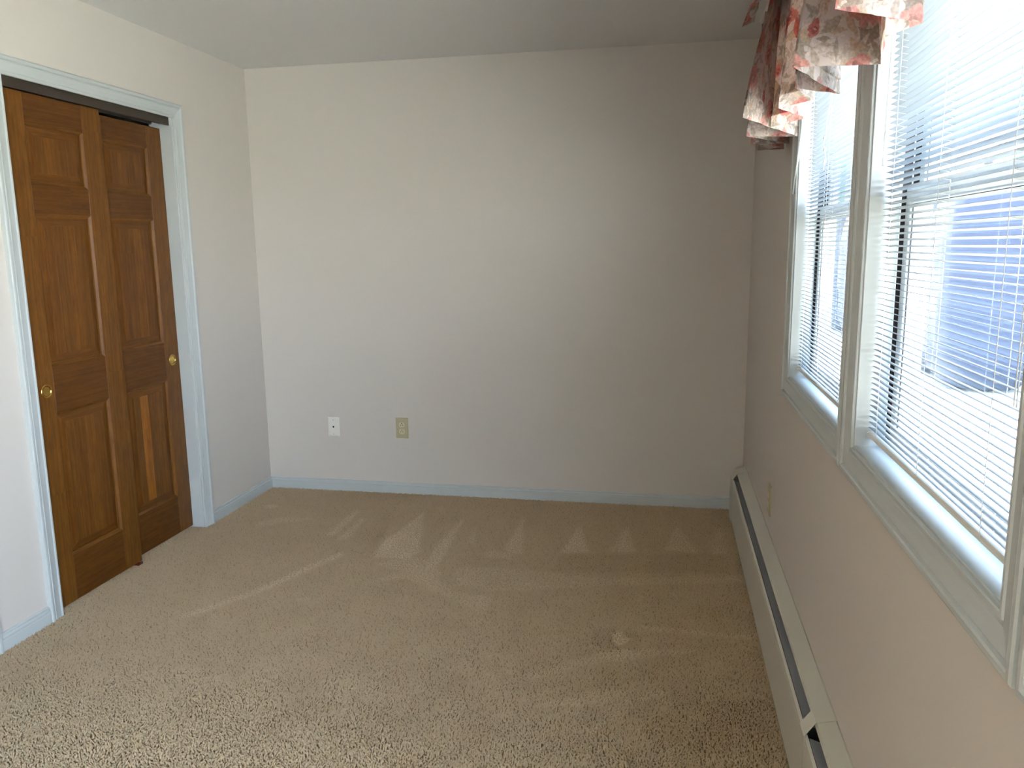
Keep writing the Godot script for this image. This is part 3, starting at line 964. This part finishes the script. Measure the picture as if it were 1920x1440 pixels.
func blinds() -> void:
	var z0 := WIN_Z + CASING + 0.012
	var z1 := WIN_Z + WIN_WIDE - CASING - 0.012
	var y0 := WIN_Y0 + CASING + 0.005
	var y1 := WIN_Y1 - CASING - 0.006
	var xc := W + 0.030
	for k in 3:
		var by := Vector3(0, 0, WIN_STEP * k)
		var raised := k == 2
		var pitch := 0.0016 if raised else 0.0124
		var count := 80 if raised else 79
		var bot := y1 - 0.060 - count * pitch if raised else y0 + 0.014
		var tilt := 0.0 if raised else deg_to_rad(14.0)
		var t := thing("window_blind", Vector3(xc, y0, (z0 + z1) * 0.5) + by, ["narrow blind, white slats darkened to show their shade, with knotted pull cords in the far window", "narrow blind, white slats darkened to show their shade, in the near window, largest in the picture", "raised blind, white slats darkened like the others, bunched at the top of the window past the right edge"][k], "blind", "white slat blinds in the windows")
		var m := MB.new()
		m.box(Vector3(xc - 0.013, y1 - 0.026, z0) + by, Vector3(xc + 0.013, y1, z1) + by, 0.002)
		part(t, "headrail", m, M.rail)
		m = MB.new()
		m.box(Vector3(xc - 0.0095, bot + 0.010, z0) + by, Vector3(xc + 0.0095, bot + 0.021, z1) + by, 0.003)
		var br := part(t, "bottom_rail", m, M.rail)
		for e in 2:
			m = MB.new()
			var ze := z0 - 0.001 if e == 0 else z1 - 0.006
			m.box(Vector3(xc - 0.0105, bot + 0.009, ze) + by, Vector3(xc + 0.0105, bot + 0.022, ze + 0.007) + by, 0.003)
			part(br, "end_cap", m, M.rail)
		# one slat, shared
		var pts := PackedVector2Array()
		for q in 7:
			var u := lerpf(-1.0, 1.0, q / 6.0)
			pts.append(Vector2(u * 0.008, 0.0011 * (1.0 - u * u)))
		for q in 7:
			var u := lerpf(1.0, -1.0, q / 6.0)
			pts.append(Vector2(u * 0.008, 0.0011 * (1.0 - u * u) - 0.0003))
		var sl := MB.new()
		var ca := cos(tilt)
		var sa := sin(tilt)
		# inner edge up: u runs outwards and down
		sl.sweep(pts, Vector3.ZERO, Vector3.BACK, Vector3(ca, -sa, 0), Vector3(sa, ca, 0), -(z1 - z0) * 0.5, (z1 - z0) * 0.5)
		var slm := sl.mesh()
		for i in count:
			var o := MeshInstance3D.new()
			o.name = "slat"
			o.mesh = slm
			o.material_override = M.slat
			t.add_child(o, true)
			o.position = Vector3(0, bot - y0 + 0.030 + pitch * i, 0)
			o.rotation.x = rng.randf_range(-0.0006, 0.0006)
			o.rotation.z = 0.0 if raised else rng.randf_range(-0.03, 0.03)
		# ladders: front and back cord with rungs under the slats
		for lz in [0.070, 0.352, 0.648]:
			var z: float = z0 + lz + by.z
			m = MB.new()
			for x in [-0.0088, 0.0088]:
				m.tube(PackedVector3Array([Vector3(xc + x, bot + 0.012, z), Vector3(xc + x, y1 - 0.02, z)]), 0.0006, 5)
			for i in count:
				var yy := bot + 0.030 + pitch * i - 0.0006
				m.tube(PackedVector3Array([Vector3(xc - 0.0088, yy + sa * 0.0088, z), Vector3(xc + 0.0088, yy - sa * 0.0088, z)]), 0.0004, 4)
			part(t, "ladder_cord", m, M.cord)
		# tilt wand
		m = MB.new()
		var wz := z0 + 0.045 + by.z
		var foot := Vector3(xc - 0.022, 1.562, wz)
		if k == 0: foot = Vector3(xc - 0.045, 1.570, wz - 0.075)
		var head := Vector3(xc - 0.018, y1 - 0.03, wz)
		m.tube(PackedVector3Array([head, foot]), 0.004, 6)
		var wd := part(t, "tilt_wand", m, M.acrylic)
		m = MB.new()
		m.tube(PackedVector3Array([Vector3(xc - 0.010, y1 - 0.012, wz), Vector3(xc - 0.017, y1 - 0.018, wz), head + Vector3(0, 0.006, 0)]), 0.0012, 5)
		part(wd, "hook", m, M.fin)
		# pull cords
		m = MB.new()
		var cx := xc - 0.013
		var cz := z1 - 0.06 + by.z
		if k == 0:
			var knot := Vector3(cx - 0.012, 1.70, z0 + 0.37)
			m.tube(PackedVector3Array([Vector3(cx, y1 - 0.02, z0 + 0.42), Vector3(cx - 0.006, 1.86, z0 + 0.42), knot]), 0.0008, 5)
			m.tube(PackedVector3Array([Vector3(cx, y1 - 0.02, z0 + 0.60), Vector3(cx - 0.006, 1.84, z0 + 0.53), knot]), 0.0008, 5)
			m.tube(PackedVector3Array([knot, knot + Vector3(-0.004, -0.02, 0.004), knot + Vector3(0.002, -0.05, 0.01), knot + Vector3(-0.002, -0.09, 0.012)]), 0.0009, 5)
			for q in 3: m.box(knot + Vector3(-0.004, -0.005 - 0.034 * q, -0.004 + 0.006 * q), knot + Vector3(0.004, 0.005 - 0.034 * q, 0.005 + 0.006 * q), 0.002)
		else:
			for q in 2: m.tube(PackedVector3Array([Vector3(cx, y1 - 0.02, cz + 0.008 * q), Vector3(cx - 0.004, 1.2, cz + 0.008 * q)]), 0.0008, 5)
		part(t, "pull_cord", m, M.cord)

# a pleated valance: panels between the folds, top edge drawn in to the rod
func valance() -> void:
	var by := 1.752
	var ty := 2.19
	var rod := W - 0.105
	var t := thing("window_valance", Vector3(rod, 1.73, 2.75), "pleated floral valance in cream and coral hanging over the windows", "valance")
	var folds := [
		Vector3(W - 0.006, 0.0, 1.085), Vector3(2.636, -0.004, 1.105), Vector3(2.722, 0.0, 1.15), Vector3(2.596, 0.002, 1.261), Vector3(2.727, 0.0, 1.252), Vector3(2.562, 0.002, 1.47), Vector3(2.728, 0.0, 1.434),
		Vector3(2.514, 0.0, 1.885), Vector3(2.613, 0.0, 1.673), Vector3(2.69, 0.0, 1.836), Vector3(2.590, 0.0, 2.02), Vector3(2.664, 0.004, 2.10), Vector3(2.593, 0.004, 2.269), Vector3(2.706, 0.0, 2.186),
		Vector3(2.554, 0.0, 2.513), Vector3(2.724, 0.004, 2.477), Vector3(2.668, -0.004, 2.735), Vector3(2.708, 0.0, 2.80), Vector3(2.562, 0.012, 2.865), Vector3(2.65, 0.0, 2.96), Vector3(2.553, 0.0, 3.06), Vector3(2.72, 0.0, 3.09), Vector3(2.60, 0.0, 3.27),
		Vector3(2.55, 0.0, 3.42), Vector3(2.715, 0.0, 3.42), Vector3(2.55, 0.0, 3.74), Vector3(2.72, 0.0, 3.72), Vector3(2.56, 0.0, 4.02), Vector3(2.71, 0.0, 4.01), Vector3(2.57, 0.0, 4.30), Vector3(2.66, 0.0, 4.42), Vector3(W - 0.006, 0.0, 4.45)]
	var crinkle := noise(9.0, 3, 21)
	var run := 0.0
	for k in folds.size() - 1:
		var a: Vector3 = folds[k]
		var b: Vector3 = folds[k + 1]
		var wide := Vector2(a.x, a.z).distance_to(Vector2(b.x, b.z))
		var nu := maxi(3, int(wide / 0.012))
		var nv := 26
		var rows := []
		var uvs := []
		var hrows := []
		var huvs := []
		for j in nv + 1:
			var f := float(j) / nv
			var row := PackedVector3Array()
			var urow := PackedVector2Array()
			for i in nu + 1:
				row.append(valance_point(a, b, float(i) / nu, f * 0.93, by, ty, rod, crinkle))
				urow.append(Vector2(run + wide * i / nu, f * 0.93 * (ty - by)))
			rows.append(row)
			uvs.append(urow)
		for j in 4:
			var f := 0.93 + 0.07 * j / 3.0
			var row := PackedVector3Array()
			var urow := PackedVector2Array()
			for i in nu + 1:
				row.append(valance_point(a, b, float(i) / nu, f, by, ty, rod, crinkle))
				urow.append(Vector2(run + wide * i / nu, f * (ty - by)))
			hrows.append(row)
			huvs.append(urow)
		var m := MB.new()
		m.sheet(rows, uvs)
		var p := part(t, "pleat", m, M.fabric)
		m = MB.new()
		m.sheet(hrows, huvs)
		part(p, "hem", m, M.fabric)
		var back := []
		for row in rows:
			var line := PackedVector3Array()
			for i in row.size():
				var du: Vector3 = b - a
				line.append(row[i] + Vector3(du.z, 0, -du.x).normalized() * 0.003)
			back.append(line)
		m = MB.new()
		m.sheet(back, uvs)
		part(p, "lining", m, M.fabric)
		run += wide
	# rod and the ruffled heading over it
	var rm := MB.new()
	rm.tube(PackedVector3Array([Vector3(W, 2.195, 1.09), Vector3(rod + 0.02, 2.195, 1.09), Vector3(rod, 2.195, 1.11), Vector3(rod, 2.195, 4.43), Vector3(rod + 0.02, 2.195, 4.45), Vector3(W, 2.195, 4.45)]), 0.009, 8)
	part(t, "rod", rm, M.plate_white)
	var rows := []
	var uvs := []
	for j in 9:
		var f := j / 8.0
		var row := PackedVector3Array()
		var urow := PackedVector2Array()
		for i in 280:
			var z := 1.09 + 3.36 * i / 279.0
			var w := sin(z * 34.0) + 0.4 * sin(z * 61.0 + 1.0)
			var out := lerpf(0.012, 0.045 + 0.02 * w, f ** 0.8)
			row.append(Vector3(rod - out, 2.27 - 0.085 * f + 0.015 * sin(f * PI) - 0.012 * w * f, z + 0.012 * f * cos(z * 34.0)))
			urow.append(Vector2(z * 1.7, f * 0.14))
		rows.append(row)
		uvs.append(urow)
	rm = MB.new()
	rm.sheet(rows, uvs)
	part(t, "heading", rm, M.fabric)

func valance_point(a: Vector3, b: Vector3, s: float, f: float, by: float, ty: float, rod: float, crinkle: FastNoiseLite) -> Vector3:
	var p := a.lerp(b, s)
	var draw := 0.85 * (1.0 - f) ** 1.25
	var x := lerpf(p.x, rod, draw)
	var y := lerpf(ty, by + p.y, f)
	var soft := minf(s, 1.0 - s) * 4.0
	var k := 0.006 * minf(1.0, soft) * minf(1.0, f * 4.0)
	var n := crinkle.get_noise_3d(p.z * 1.6 + p.x * 2.0, y * 0.8, p.x * 2.0)
	return Vector3(x + n * k * 0.7, y, p.z + n * k)

func heater() -> void:
	var z0 := 0.155
	var z1 := 4.38
	var t := thing("baseboard_heater", Vector3(W - 0.036, 0, (z0 + 3.6) * 0.5), "long putty coloured metal baseboard heater under the windows", "heater")
	var joint := 2.375
	# hood: down the wall, forward and over
	var hood := PackedVector2Array([Vector2(0, 0.03), Vector2(0, 0.279), Vector2(0.004, 0.281), Vector2(0.046, 0.2705), Vector2(0.050, 0.262), Vector2(0.0485, 0.262), Vector2(0.0447, 0.2688), Vector2(0.004, 0.279), Vector2(0.0015, 0.277), Vector2(0.0015, 0.03)])
	var front := PackedVector2Array([Vector2(0.073, 0.028), Vector2(0.0745, 0.030), Vector2(0.0745, 0.213), Vector2(0.0725, 0.231), Vector2(0.066, 0.2355), Vector2(0.0655, 0.234), Vector2(0.071, 0.230), Vector2(0.073, 0.213), Vector2(0.073, 0.032), Vector2(0.060, 0.030), Vector2(0.060, 0.028)])
	for s in [[z0 + 0.09, joint - 0.020], [joint + 0.020, z1]]:
		var m := MB.new()
		m.sweep(hood, Vector3(W, 0, 0), Vector3.BACK, Vector3.LEFT, Vector3.UP, s[0], s[1])
		part(t, "hood", m, M.heater)
		m = MB.new()
		m.sweep(front, Vector3(W, 0, 0), Vector3.BACK, Vector3.LEFT, Vector3.UP, s[0], s[1])
		part(t, "front_panel", m, M.heater)
		m = MB.new()
		var dp := PackedVector2Array([Vector2(0.0635, 0.2315), Vector2(0.0625, 0.2330), Vector2(0.016, 0.217), Vector2(0.013, 0.213), Vector2(0.014, 0.2125), Vector2(0.0165, 0.2155)])
		m.sweep(dp, Vector3(W, 0, 0), Vector3.BACK, Vector3.LEFT, Vector3.UP, s[0] + 0.012, s[1] - 0.008)
		part(t, "damper", m, M.damper, "grey metal damper flap")
		m = MB.new()
		m.tube(PackedVector3Array([Vector3(W - 0.036, 0.11, s[0]), Vector3(W - 0.036, 0.11, s[1])]), 0.011, 10)
		var pp := part(t, "pipe", m, M.copper)
		m = MB.new()
		var zz: float = s[0] + 0.06
		while zz < s[1] - 0.06:
			m.box(Vector3(W - 0.062, 0.075, zz), Vector3(W - 0.010, 0.145, zz + 0.0006))
			zz += 0.012
		var fins := part(pp, "fins", m, M.fin)
		fins.set_meta("kind", "stuff")
	# end cap and joint cover wrap the same outline
	var cap := PackedVector2Array([Vector2(0, 0.012), Vector2(0, 0.2815), Vector2(0.004, 0.2835), Vector2(0.049, 0.273), Vector2(0.0755, 0.234), Vector2(0.0765, 0.214), Vector2(0.0765, 0.012)])
	var m := MB.new()
	m.sweep(cap, Vector3(W, 0, 0), Vector3.BACK, Vector3.LEFT, Vector3.UP, z0, z0 + 0.003)
	var skin := PackedVector2Array([Vector2(0, 0.2815), Vector2(0.004, 0.2835), Vector2(0.049, 0.273), Vector2(0.0755, 0.234), Vector2(0.0765, 0.214), Vector2(0.0765, 0.012), Vector2(0.0752, 0.012), Vector2(0.0752, 0.214), Vector2(0.0743, 0.2335), Vector2(0.0482, 0.2718), Vector2(0.004, 0.2822), Vector2(0, 0.2802)])
	m.sweep(skin, Vector3(W, 0, 0), Vector3.BACK, Vector3.LEFT, Vector3.UP, z0 + 0.003, z0 + 0.105)
	part(t, "end_cap", m, M.heater)
	m = MB.new()
	m.sweep(skin, Vector3(W, 0, 0), Vector3.BACK, Vector3.LEFT, Vector3.UP, joint - 0.028, joint + 0.028)
	part(t, "joint_cover", m, M.heater)

func plate_shape(m: MB, lo: Vector2, hi: Vector2, deep: float, edge: float) -> void:
	# bevelled plate on the plane z = 0
	var o := [Vector3(lo.x, lo.y, 0), Vector3(hi.x, lo.y, 0), Vector3(hi.x, hi.y, 0), Vector3(lo.x, hi.y, 0)]
	var i_ := [Vector3(lo.x + edge, lo.y + edge, deep), Vector3(hi.x - edge, lo.y + edge, deep), Vector3(hi.x - edge, hi.y - edge, deep), Vector3(lo.x + edge, hi.y - edge, deep)]
	var r := [Vector3(lo.x, lo.y, deep * 0.4), Vector3(hi.x, lo.y, deep * 0.4), Vector3(hi.x, hi.y, deep * 0.4), Vector3(lo.x, hi.y, deep * 0.4)]
	for k in 4:
		var j := (k + 1) % 4
		m.quad(o[k], o[j], r[j], r[k])
		m.quad(r[k], r[j], i_[j], i_[k])
	m.quad(i_[0], i_[1], i_[2], i_[3])
	m.quad(o[3], o[2], o[1], o[0])

func plates() -> void:
	# duplex outlet, beige, on the back wall
	var c := Vector2(0.8405, 0.3895)
	var t := thing("wall_outlet", Vector3(c.x, c.y, 0), "beige duplex electrical outlet on the back wall", "outlet")
	var m := MB.new()
	plate_shape(m, c - Vector2(0.0375, 0.060), c + Vector2(0.0375, 0.060), 0.006, 0.004)
	part(t, "cover_plate", m, M.plate_beige)
	for s in [-1.0, 1.0]:
		m = MB.new()
		var prof := PackedVector2Array()
		for q in 24:
			var w := TAU * q / 24
			prof.append(Vector2(clampf(cos(w) * 0.0172, -0.0165, 0.0165), clampf(sin(w) * 0.0172, -0.0142, 0.0142)))
		m.sweep(prof, Vector3(c.x, c.y + 0.0195 * s, 0), Vector3.BACK, Vector3.RIGHT, Vector3.UP, 0.004, 0.0072)
		var rc := part(t, "receptacle", m, M.socket)
		for q in [-1.0, 1.0]:
			m = MB.new()
			var hy: float = c.y + 0.0195 * s
			m.box(Vector3(c.x + q * 0.0062 - 0.0013, hy - 0.0065, 0.0066), Vector3(c.x + q * 0.0062 + 0.0013, hy + 0.0025, 0.0074))
			part(rc, "slot", m, M.dark)
		m = MB.new()
		m.lathe(PackedVector2Array([Vector2(0.0029, 0.0066), Vector2(0.0029, 0.0074), Vector2(0, 0.0074)]), Vector3(c.x, c.y + 0.0195 * s + 0.0085, 0), Vector3.BACK, 12)
		part(rc, "ground_hole", m, M.dark)
	m = MB.new()
	m.lathe(PackedVector2Array([Vector2(0.0035, 0.0055), Vector2(0.0034, 0.0068), Vector2(0, 0.0073)]), Vector3(c.x, c.y, 0), Vector3.BACK, 12)
	part(t, "screw", m, M.screw)
	# phone jack, white
	c = Vector2(0.4215, 0.384)
	t = thing("phone_jack", Vector3(c.x, c.y, 0), "white phone jack plate on the back wall near the left corner", "phone jack")
	m = MB.new()
	plate_shape(m, c - Vector2(0.0353, 0.0575), c + Vector2(0.0353, 0.0575), 0.0075, 0.0085)
	part(t, "cover_plate", m, M.plate_white)
	m = MB.new()
	m.sweep(PackedVector2Array([Vector2(-0.0055, 0.005), Vector2(0.0055, 0.005), Vector2(0.0055, 0.001), Vector2(0.0022, -0.006), Vector2(-0.0022, -0.006), Vector2(-0.0055, 0.001)]), Vector3(c.x, c.y + 0.001, 0), Vector3.BACK, Vector3.RIGHT, Vector3.UP, 0.0066, 0.0078)
	part(t, "socket_hole", m, M.dark, "dark jack opening")
	for s in [-1.0, 1.0]:
		m = MB.new()
		m.lathe(PackedVector2Array([Vector2(0.0032, 0.007), Vector2(0.0031, 0.0082), Vector2(0, 0.0086)]), Vector3(c.x, c.y + 0.042 * s, 0), Vector3.BACK, 12)
		part(t, "screw", m, M.screw)
	# a beige plate on the right wall, seen almost edge on
	t = thing("wall_outlet", Vector3(W, 0.405, 1.085), "beige outlet plate on the right wall above the heater, seen edge on", "outlet")
	m = MB.new()
	m.turn = Transform3D(Basis(Vector3(0, 0, 1), Vector3(0, 1, 0), Vector3(-1, 0, 0)), Vector3(W, 0.405, 1.085))
	plate_shape(m, Vector2(-0.0375, -0.060), Vector2(0.0375, 0.060), 0.006, 0.004)
	part(t, "cover_plate", m, M.plate_beige)
	for s in [-1.0, 1.0]:
		m = MB.new()
		m.turn = Transform3D(Basis(Vector3(0, 0, 1), Vector3(0, 1, 0), Vector3(-1, 0, 0)), Vector3(W, 0.405, 1.085))
		m.box(Vector3(-0.0165, 0.0195 * s - 0.0142, 0.004), Vector3(0.0165, 0.0195 * s + 0.0142, 0.0075), 0.001)
		part(t, "receptacle", m, M.socket)

# ---------------------------------------------------------------- outside the windows
func crown(o: Vector3, rad: Vector3, seed_: int, bumps: float, power := 2.0) -> MB:
	var f := noise(1.0, 3, seed_)
	var m := MB.new()
	var rows := []
	var uvs := []
	for j in 19:
		var row := PackedVector3Array()
		var ur := PackedVector2Array()
		var ph := PI * j / 18.0
		for i in 29:
			var th := -TAU * (i % 28) / 28.0
			var d := Vector3(sin(ph) * cos(th), -cos(ph), sin(ph) * sin(th))
			var k := 1.0 + bumps * f.get_noise_3dv(d * 2.6) + bumps * 0.6 * f.get_noise_3dv(d * 7.0)
			k /= (absf(d.x) ** power + absf(d.y) ** power + absf(d.z) ** power) ** (1.0 / power)
			row.append(o + Vector3(d.x * rad.x, d.y * rad.y, d.z * rad.z) * k)
			ur.append(Vector2(i / 28.0, j / 18.0))
		rows.append(row)
		uvs.append(ur)
	m.sheet(rows, uvs)
	return m

func outdoors() -> void:
	var lawn := MB.new()
	lawn.box(Vector3(-40, GRADE - 0.3, -70), Vector3(80, GRADE, 60))
	solo("lawn", lawn, Vector3(20, GRADE, -5), M.lawn, "sunlit pale ground outside the windows", "ground", "", "structure")
	var where := ["nearest the white post", "second from the white post", "third from the white post", "fourth from the white post", "fifth from the white post", "sixth from the white post", "seventh from the white post", "farthest from the white post"]
	for k in 8:
		var at := Vector3(6.5 + 0.05 * sin(k * 2.1), GRADE, -7.4 - 1.5 * k)
		var t := thing("evergreen_shrub", at, "dark bluish evergreen shrub in the hedge outside, " + where[k], "shrub", "hedge shrubs outside the windows")
		part(t, "foliage", crown(at + Vector3(0, 1.38, 0), Vector3(0.6, 1.38, 0.72), 40 + k, 0.07, 4.5), M.leaf)
		var s := MB.new()
		s.tube(PackedVector3Array([at, at + Vector3(0, 0.5, 0)]), 0.05, 6)
		part(t, "stem", s, M.bark)
	var pt := thing("garden_post", Vector3(5.55, GRADE, -6.9), "slim white post standing outside in front of the hedge", "post")
	part(pt, "shaft", boxed(Vector3(5.51, GRADE, -6.94), Vector3(5.59, 1.55, -6.86), 0.005), M.post)
	part(pt, "cap", boxed(Vector3(5.495, 1.55, -6.955), Vector3(5.605, 1.59, -6.845), 0.01), M.post)
	var trees := [[14.5, -22.0, 2.8], [22.5, -19.0, 2.9], [30.5, -15.5, 3.0], [10.5, -33.0, 3.2], [38.5, -10.0, 3.2], [45.0, -2.0, 3.2], [21.0, -33.0, 3.8]]
	var names := ["beside the end of the hedge", "second to the right of the hedge", "third to the right of the hedge", "behind the hedge end", "fourth to the right of the hedge", "farthest to the right", "tallest, behind the others"]
	for k in trees.size():
		var r: float = trees[k][2]
		var at := Vector3(trees[k][0], GRADE, trees[k][1])
		var t := thing("leafy_tree", at, "leafy tree far outside the windows, " + names[k], "tree", "trees beyond the lawn")
		part(t, "crown", crown(at + Vector3(0, r * 1.05, 0), Vector3(r, r * 0.95, r), 60 + k, 0.32), M.leaf_far)
		var s := MB.new()
		s.tube(PackedVector3Array([at, at + Vector3(0.05, r * 0.5, 0)]), 0.16, 8)
		part(t, "trunk", s, M.bark)
